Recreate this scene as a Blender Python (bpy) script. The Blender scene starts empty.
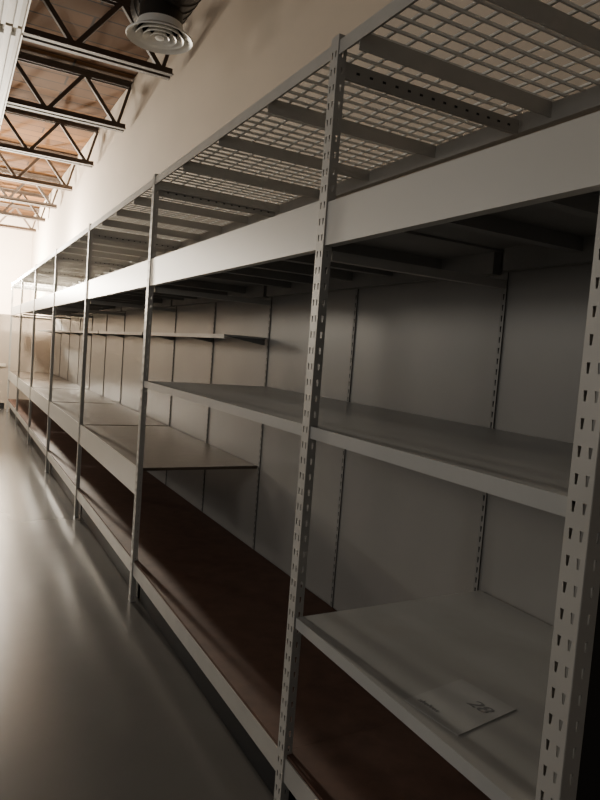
import bpy, bmesh, math, random
from mathutils import Matrix, Vector
random.seed(3)
S=bpy.context.scene
EYE=1.56

# ---------------- materials ----------------
def mat(name, col, rough=.5, metal=0.0, noise=0.0, nscale=5.0, bump=0.0, spec=.5, stretch=(1,1,1), col2=None):
    m=bpy.data.materials.new(name); m.use_nodes=True
    nt=m.node_tree; b=nt.nodes['Principled BSDF']
    b.inputs['Base Color'].default_value=(*col,1)
    b.inputs['Roughness'].default_value=rough
    b.inputs['Metallic'].default_value=metal
    b.inputs['Specular IOR Level'].default_value=spec
    if noise>0:
        tc=nt.nodes.new('ShaderNodeTexCoord'); mp=nt.nodes.new('ShaderNodeMapping')
        mp.inputs['Scale'].default_value=stretch
        n=nt.nodes.new('ShaderNodeTexNoise'); n.inputs['Scale'].default_value=nscale; n.inputs['Detail'].default_value=6
        r=nt.nodes.new('ShaderNodeValToRGB')
        c2=col2 or tuple(c*(1-noise) for c in col)
        r.color_ramp.elements[0].position=.3; r.color_ramp.elements[1].position=.7
        r.color_ramp.elements[0].color=(*c2,1); r.color_ramp.elements[1].color=(*col,1)
        nt.links.new(tc.outputs['Object'],mp.inputs['Vector']); nt.links.new(mp.outputs[0],n.inputs['Vector'])
        nt.links.new(n.outputs['Fac'],r.inputs[0]); nt.links.new(r.outputs[0],b.inputs['Base Color'])
        if bump>0:
            bp=nt.nodes.new('ShaderNodeBump'); bp.inputs['Strength'].default_value=bump; bp.inputs['Distance'].default_value=.01
            nt.links.new(n.outputs['Fac'],bp.inputs['Height']); nt.links.new(bp.outputs[0],b.inputs['Normal'])
    return m
M_post=mat('painted_steel_post',(.45,.435,.405),.45,.08,.12,8)
M_beam=mat('painted_steel_beam',(.54,.525,.49),.38,.03,.08,3,stretch=(1,.3,1))
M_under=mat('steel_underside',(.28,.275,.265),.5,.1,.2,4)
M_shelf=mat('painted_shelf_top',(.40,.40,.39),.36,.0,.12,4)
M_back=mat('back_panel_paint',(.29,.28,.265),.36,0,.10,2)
M_std=mat('slotted_standard_steel',(.2,.2,.2),.5,.3,.2,9)
M_slot_shade=mat('slot_shadow_gap',(.03,.03,.03),.8,0,.1,9)  # near-black colour standing in for the shade inside slots
M_board=mat('particle_board_red',(.115,.055,.037),.65,0,.35,14,.05)
M_board2=mat('particle_board_tan',(.135,.105,.08),.40,0,.2,10,.05)
M_wire=mat('galvanised_wire',(.88,.88,.85),.4,.1,.1,5)
M_black=mat('black_kick',(.012,.012,.013),.6,0,.2,5)
M_wall=mat('wall_paint',(.45,.375,.30),.85,0,.06,1.5,.03)
M_floor=mat('polished_concrete',(.118,.113,.108),.21,0,.18,1.3,.0,.5)
M_truss=mat('joist_steel_brown',(.07,.048,.034),.7,.0,.25,6)
M_duct=mat('duct_metal',(.06,.055,.05),.45,.6,.2,6)
M_diff=mat('diffuser_white',(.85,.84,.80),.5,0,.05,6)
M_fix=mat('light_fixture_enamel',(.70,.63,.52),.4,0,.05,6)
M_paper=mat('paper_label',(.44,.445,.44),.5,0,.06,20)
M_ink=mat('marker_ink',(.22,.22,.23),.7,0,.1,20)
def emis(name,col,st):
    m=bpy.data.materials.new(name); m.use_nodes=True; b=m.node_tree.nodes['Principled BSDF']
    b.inputs['Emission Color'].default_value=(*col,1); b.inputs['Emission Strength'].default_value=st
    b.inputs['Base Color'].default_value=(.9,.9,.9,1); return m
M_tube=emis('lit_tube',(1,.93,.80),60)
M_deck=bpy.data.materials.new('roof_deck_wood'); M_deck.use_nodes=True
nt=M_deck.node_tree; b=nt.nodes['Principled BSDF']; b.inputs['Roughness'].default_value=.9; b.inputs['Specular IOR Level'].default_value=.1
tc=nt.nodes.new('ShaderNodeTexCoord'); mp=nt.nodes.new('ShaderNodeMapping')
br=nt.nodes.new('ShaderNodeTexBrick'); br.inputs['Scale'].default_value=1.0
br.inputs['Color1'].default_value=(.095,.042,.013,1); br.inputs['Color2'].default_value=(.050,.023,.009,1)
br.inputs['Mortar'].default_value=(.012,.007,.005,1); br.inputs['Mortar Size'].default_value=.014
br.inputs['Brick Width'].default_value=2.4; br.inputs['Row Height'].default_value=.3
nt.links.new(tc.outputs['Object'],mp.inputs[0]); nt.links.new(mp.outputs[0],br.inputs['Vector']); nt.links.new(br.outputs['Color'],b.inputs['Base Color'])

# ---------------- helpers ----------------
def finish(bm,name,m,parent=None,solid=0):
    me=bpy.data.meshes.new(name); bmesh.ops.recalc_face_normals(bm,faces=bm.faces) if not solid else None
    bm.to_mesh(me); bm.free(); o=bpy.data.objects.new(name,me); S.collection.objects.link(o)
    me.materials.append(m)
    if solid:
        md=o.modifiers.new('thickness','SOLIDIFY'); md.thickness=solid; md.offset=0
    if parent: o.parent=parent
    return o
def addbox(bm,x0,x1,y0,y1,z0,z1):
    v=[bm.verts.new((x,y,z)) for x in (x0,x1) for y in (y0,y1) for z in (z0,z1)]
    for f in ((0,1,3,2),(4,6,7,5),(0,4,5,1),(2,3,7,6),(0,2,6,4),(1,5,7,3)):
        bm.faces.new([v[i] for i in f])
def boxes(name,lst,m,parent=None,bev=0):
    bm=bmesh.new()
    for b_ in lst: addbox(bm,*b_)
    if bev: bmesh.ops.bevel(bm,geom=bm.edges[:],offset=bev,segments=1,affect='EDGES')
    return finish(bm,name,m,parent)
def bar(bm,p,q,w,h,up=Vector((0,1,0))):
    p=Vector(p);q=Vector(q); d=(q-p).normalized(); s=d.cross(up).normalized(); u=s.cross(d)
    vs=[]
    for c in (p,q):
        for a,b2 in ((-1,-1),(1,-1),(1,1),(-1,1)):
            vs.append(bm.verts.new(c+s*a*w/2+u*b2*h/2))
    for f in ((0,1,2,3),(7,6,5,4),(0,4,5,1),(1,5,6,2),(2,6,7,3),(3,7,4,0)): bm.faces.new([vs[i] for i in f])
def perf(bm,o,u,w,z0,z1,cols,pitch=.05,hw=.008,hh=.020):
    xs=[0]
    for c in cols: xs+= [c-hw/2,c+hw/2]
    xs.append(w)
    n=int((z1-z0)/pitch)
    zs=[z0]
    for i in range(n):
        zc=z0+(i+.5)*pitch; zs+=[zc-hh/2,zc+hh/2]
    zs.append(z1)
    g={}
    for j,z in enumerate(zs):
        for i,x in enumerate(xs):
            xx=x
            if j%2==1 and 0<i<len(xs)-1:
                xx+= hw*.22*(1 if i%2==1 else -1)
            g[i,j]=bm.verts.new((o[0]+u[0]*xx,o[1]+u[1]*xx,z))
    for j in range(len(zs)-1):
        for i in range(len(xs)-1):
            if i%2==1 and j%2==1: continue
            bm.faces.new((g[i,j],g[i+1,j],g[i+1,j+1],g[i,j+1]))
def post(name,x,yc,z0,z1,parent,w=.044,d=.030):
    bm=bmesh.new(); y0=yc-w/2
    perf(bm,(x,y0),(0,1),w,z0,z1,(w*.27,w*.73))
    perf(bm,(x,y0),(1,0),d,z0,z1,(d*.55,))
    perf(bm,(x,y0+w),(1,0),d,z0,z1,(d*.55,))
    return finish(bm,name,M_post,parent,solid=.002)

# ---------------- room ----------------
XW=1.92; YF=20.0
boxes('floor',[(-7,XW,-3,YF,-.1,0)],M_floor)
boxes('wall_right',[(XW,XW+.15,-3,YF,0,5.1)],M_wall)
boxes('wall_back',[(-7,XW+.15,YF,YF+.15,0,5.1)],M_wall)
boxes('ceiling',[(-7,XW+.15,-3,YF+.15,4.88,4.98)],M_deck)
boxes('wall_partition',[(-4,XW-.02,14.3,14.42,0,1.92)],M_wall)
boxes('baseboard_partition',[(-4,.98,14.285,14.3,0,.12)],M_black)
boxes('trim_1',[(-4,.98,14.27,14.3,.86,.92)],M_fix)
def truss(y):
    bm=bmesh.new(); zb=4.25; zt=4.84; x1=XW-.01; x0=-6.5
    for dy in (-.035,.035):
        bar(bm,(x0,y+dy,zb+.035),(x1-.05,y+dy,zb+.035),.07,.008)
        bar(bm,(x0,y+dy*1.6,zb),(x1-.05,y+dy*1.6,zb),.010,.06)
        bar(bm,(x0,y+dy,zt-.03),(x1,y+dy,zt-.03),.06,.008)
        bar(bm,(x0,y+dy*1.6,zt),(x1,y+dy*1.6,zt),.010,.06)
    x=x1-.15; up=False; st=.42
    while x-st>x0:
        a=(x,y,zb+.03 if not up else zt-.03); c=(x-st,y,zt-.03 if not up else zb+.03)
        bar(bm,a,c,.045,.045); up=not up; x-=st
    bar(bm,(x1-.15,y,zb+.03),(x1-.01,y,zt-.05),.035,.035)
    return finish(bm,'roof_truss',M_truss)
for y in (.6,2.6,4.6,6.6,8.6,10.7,12.7,14.7,16.6,18.5): truss(y)

# ---------------- shelving ----------------
XF=1.0; XB=1.80; TOP=2.51
posts=[.745,1.758,3.757,5.75,7.74,9.74,11.74,13.74]
for k in range(len(posts)-1):
    ya,yb=posts[k],posts[k+1]
    e=bpy.data.objects.new('shelving_rack',None); S.collection.objects.link(e)
    a=ya+.024; b_=yb-.024
    if k==0:
        post('front_post',XF-.006,ya,0,TOP+.02,e,w=.05,d=.045)
    post('front_post_far',XF-.006,yb,0,TOP+.02,e)
    z0,z1=(1.892,2.045) if k else (1.90,2.032)
    boxes('top_fascia',[(XF-.002,XF+.006,a,b_,z0,z1),(XF+.006,XF+.03,a,b_,z0,z0+.01),(XF+.006,XF+.03,a,b_,z1-.01,z1)],M_beam,e)
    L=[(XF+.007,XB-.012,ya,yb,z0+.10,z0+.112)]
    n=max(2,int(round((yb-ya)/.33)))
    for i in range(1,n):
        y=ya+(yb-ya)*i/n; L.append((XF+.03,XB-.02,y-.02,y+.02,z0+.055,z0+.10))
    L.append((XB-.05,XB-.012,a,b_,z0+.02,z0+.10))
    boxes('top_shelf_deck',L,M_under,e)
    bm=bmesh.new(); wz=TOP-.01; r=.0040
    y=a
    while y<b_:
        addbox(bm,XF,XB+.02,y-r,y+r,wz,wz+2*r); y+=.062
    x=XF+.02
    while x<XB+.02:
        addbox(bm,x-r,x+r,a-.02,b_+.02,wz+2*r,wz+4*r); x+=.078
    finish(bm,'wire_mesh_roof',M_wire,e)
    L=[(XF-.004,XF,a,b_,wz-.03,wz+.012),(XF,XF+.03,a,b_,wz-.006,wz-.001)]
    L+=[(XB,XB+.03,ya,yb,wz-.07,wz-.003)]
    nb=4 if yb-ya>1.5 else 2
    for i in range(0,nb+1):
        yy=ya+(yb-ya)*i/nb
        if i==nb: yy=yb-.11 if k==0 else yb-.0
        if i==0 and k>0: continue
        L+=[(XF,XB,yy-.022,yy+.022,wz-.008,wz-.002),(XF,XB,yy-.022,yy-.018,wz-.055,wz-.008)]
    boxes('roof_frame',L,M_post,e)
    bm=bmesh.new()
    bar(bm,(XF+.02,yb,wz-.06),(XB-.02,yb,wz-.06),.05,.012,Vector((0,1,0)))
    finish(bm,'post_tie',M_post,e)
    bm=bmesh.new(); x=XF+.08
    while x<XB-.05:
        addbox(bm,x-.006,x+.006,yb-.0075,yb-.0062,wz-.064,wz-.057); x+=.05
    finish(bm,'tie_slot_shade',M_slot_shade,e)  # solid dark boxes on the tie, slot shade given as colour
    boxes('side_ties',[(XF+.035,XB-.01,yb-.012,yb+.012,1.86,1.89)],M_post,e)
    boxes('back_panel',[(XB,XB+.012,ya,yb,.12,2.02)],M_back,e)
    ys=[yb]+([(ya+yb)/2] if k>0 else [])
    bm=bmesh.new(); bm2=bmesh.new()
    for y in ys:
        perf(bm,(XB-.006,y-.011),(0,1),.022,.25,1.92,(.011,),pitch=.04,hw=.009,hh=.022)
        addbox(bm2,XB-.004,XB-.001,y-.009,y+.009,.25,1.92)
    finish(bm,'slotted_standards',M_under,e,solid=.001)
    finish(bm2,'standard_slot_shade',M_slot_shade,e)  # dark backing strip, paints the shade seen through the slots
    boxes('bottom_rail',[(XF-.001,XF+.004,a,b_,.165,.245),(XF+.004,XF+.035,a,b_,.165,.17)],M_post,e)
    boxes('bottom_deck',[(XF+.006,XB-.007,ya,yb-.0004,.235,.255)],M_board,e)
    boxes('kick_plate',[(XF+.05,XF+.06,a,b_,0,.165)],M_black,e)
    if k<=1:
        boxes('mid_shelf',[(XF+.003,XB-.01,a if k==0 else ya,yb if k==0 else b_,1.325,1.338),(XF-.002,XF+.003,a,b_,1.300,1.338),
                           (XF+.003,XF+.02,a,b_,1.300,1.304),(XB-.03,XB-.01,a,b_,1.30,1.325)],M_shelf,e)
    if k==0:
        boxes('lower_shelf',[(XF+.002,XB-.01,a,1.73,.709,.721),(XF-.003,XF+.002,a,1.73,.685,.721),(XF+.002,XB-.01,1.72,1.73,.69,.709)],M_shelf,e)
    if k>=2:
        boxes('mid_fascia',[(XF-.002,XF+.006,a,b_,.645,.815),(XF+.006,XF+.03,a,b_,.645,.655)],M_beam,e)
        boxes('mid_deck',[(XF+.006,XB-.007,a,b_,.79,.808)],M_board2,e)
        boxes('narrow_back_shelf',[(XB-.296,XB-.008,a,b_,1.642,1.652),(XB-.30,XB-.296,a,b_,1.625,1.652)],M_shelf,e)
        bm=bmesh.new()
        for y in (a+.02,(a+b_)/2,b_-.02):
            v=[bm.verts.new(c) for c in ((XB-.28,y,1.641),(XB-.008,y,1.641),(XB-.008,y,1.60))]; bm.faces.new(v)
        finish(bm,'shelf_brackets',M_std,e,solid=.004)
    if k==0:
        boxes('end_panel',[(XF+.05,XB,ya-.02,ya-.012,.1,1.88)],M_black,e)

# paper label
e=bpy.data.objects.new('paper_label',None); S.collection.objects.link(e)
boxes('paper_sheet',[(-.11,.11,-.085,.085,0,.0008)],M_paper,e)
def txt(s,loc,size,rot):
    c=bpy.data.curves.new('writing','FONT'); c.body=s; c.size=size; c.extrude=.0002; c.shear=.3
    o=bpy.data.objects.new('writing',c); S.collection.objects.link(o); c.materials.append(M_ink); o.parent=e
    o.location=loc; o.rotation_euler=(0,0,rot)
txt('28',(.02,.0,.0012),.055,-math.pi/2)
txt('shelves',(-.08,.07,.0012),.022,-math.pi/2)
e.location=(1.14,1.13,.7215); e.rotation_euler=(0,0,math.radians(8))

# diffuser & duct
def lathe(bm,prof,seg=48,cx=0,cy=0,cz=0):
    rings=[]
    for r,z in prof:
        rings.append([bm.verts.new((cx+r*math.cos(2*math.pi*i/seg),cy+r*math.sin(2*math.pi*i/seg),cz+z)) for i in range(seg)])
    for a_,c in zip(rings,rings[1:]):
        for i in range(seg): bm.faces.new((a_[i],a_[(i+1)%seg],c[(i+1)%seg],c[i]))
DX,DY,DZ=1.20,4.60,3.665
e=bpy.data.objects.new('ceiling_diffuser',None); S.collection.objects.link(e)
bm=bmesh.new()
lathe(bm,[(.15,.10),(.16,.04),(.225,.0),(.23,.008),(.165,.05),(.155,.10)],cx=DX,cy=DY,cz=DZ)
for r in (.165,.115,.065):
    lathe(bm,[(r-.045,.05),(r-.01,.012),(r,.004),(r,.010),(r-.035,.055)],cx=DX,cy=DY,cz=DZ)
lathe(bm,[(.0005,.0),(.03,.002),(.03,.012),(.0005,.02)],cx=DX,cy=DY,cz=DZ)
finish(bm,'diffuser_rings',M_diff,e)
bm=bmesh.new(); lathe(bm,[(.148,.06),(.148,.20)],cx=DX,cy=DY,cz=DZ); finish(bm,'neck',M_duct,e,solid=.003)
bm=bmesh.new(); prof=[(.001,0)]; L=6.5; z=0
while z<L:
    prof+=[(.185,z),(.185,z+.10),(.192,z+.105),(.192,z+.115)]; z+=.12
lathe(bm,prof)
bmesh.ops.rotate(bm,verts=bm.verts,matrix=Matrix.Rotation(math.radians(90),3,'X'))
bmesh.ops.translate(bm,verts=bm.verts,vec=(DX+.06,5.0,4.02))
finish(bm,'air_duct',M_duct)

def fixture(y0,y1,lit,xc=.29,zo=0):
    e=bpy.data.objects.new('fluorescent_light_fixture',None); S.collection.objects.link(e)
    boxes('housing',[(xc-.09,xc+.09,y0,y1,3.80+zo,3.87+zo),(xc-.10,xc-.09,y0,y1,3.76+zo,3.82+zo),(xc+.09,xc+.10,y0,y1,3.76+zo,3.82+zo)],M_fix,e)
    bm=bmesh.new()
    for x in (xc-.04,xc+.04): bar(bm,(x,y0+.05,3.775+zo),(x,y1-.05,3.775+zo),.03,.03,Vector((0,0,1)))
    finish(bm,'tubes',M_tube if lit else M_diff,e)
    boxes('hangers',[(xc-.005,xc+.005,y0+.2,y0+.21,3.87+zo,4.25),(xc-.005,xc+.005,y1-.2,y1-.19,3.87+zo,4.25)],M_truss,e)
for i,(y0,lit) in enumerate(((.5,0),(2.95,0),(5.4,0),(7.85,0),(10.3,0),(12.75,1),(15.2,1),(17.4,1))): fixture(y0,y0+2.4,lit)

# ---------------- lights ----------------
def point(name,loc,p,rad=.3,col=(1,.90,.74)):
    l=bpy.data.lights.new(name,'POINT'); l.shadow_soft_size=rad; l.energy=p; l.color=col
    o=bpy.data.objects.new(name,l); o.location=loc; S.collection.objects.link(o)
point('lamp_far',(.29,12.4,3.2),650,.2)
point('wall_glow_fill',(1.35,12.6,2.85),850,.1)  # added fill to overexpose the wall above the racks, no fixture here
point('lamp_far_b',(.29,17.5,2.9),6000,.2)
point('lamp_aisle',(-3.2,11.0,2.6),220,.4)
point('lamp_mid',(-4.0,6.0,2.8),95,.5,(1,.94,.84))
point('lamp_near',(-4.2,1.5,2.3),105,.6,(1,.95,.87))
w=bpy.data.worlds.new('world'); S.world=w; w.use_nodes=True
w.node_tree.nodes['Background'].inputs[0].default_value=(1,.965,.91,1); w.node_tree.nodes['Background'].inputs[1].default_value=.14

# ---------------- camera ----------------
cam=bpy.data.cameras.new('camera'); co=bpy.data.objects.new('camera',cam); S.collection.objects.link(co); S.camera=co
cam.sensor_fit='VERTICAL'; cam.sensor_height=36; cam.lens=28.8; cam.clip_start=.02
f=640
Yc=Vector((-348,-72,f)).normalized(); Xc=Vector((1168,43.4,f)).normalized(); Xc=(Xc-Yc*Xc.dot(Yc)).normalized(); U=Xc.cross(Yc)
right=Vector((Xc.x,Yc.x,U.x)); down=Vector((Xc.y,Yc.y,U.y)); fwd=Vector((Xc.z,Yc.z,U.z))
R=Matrix((right,-down,-fwd)).transposed().to_4x4()
co.matrix_world=Matrix.Translation((0,0,EYE))@R
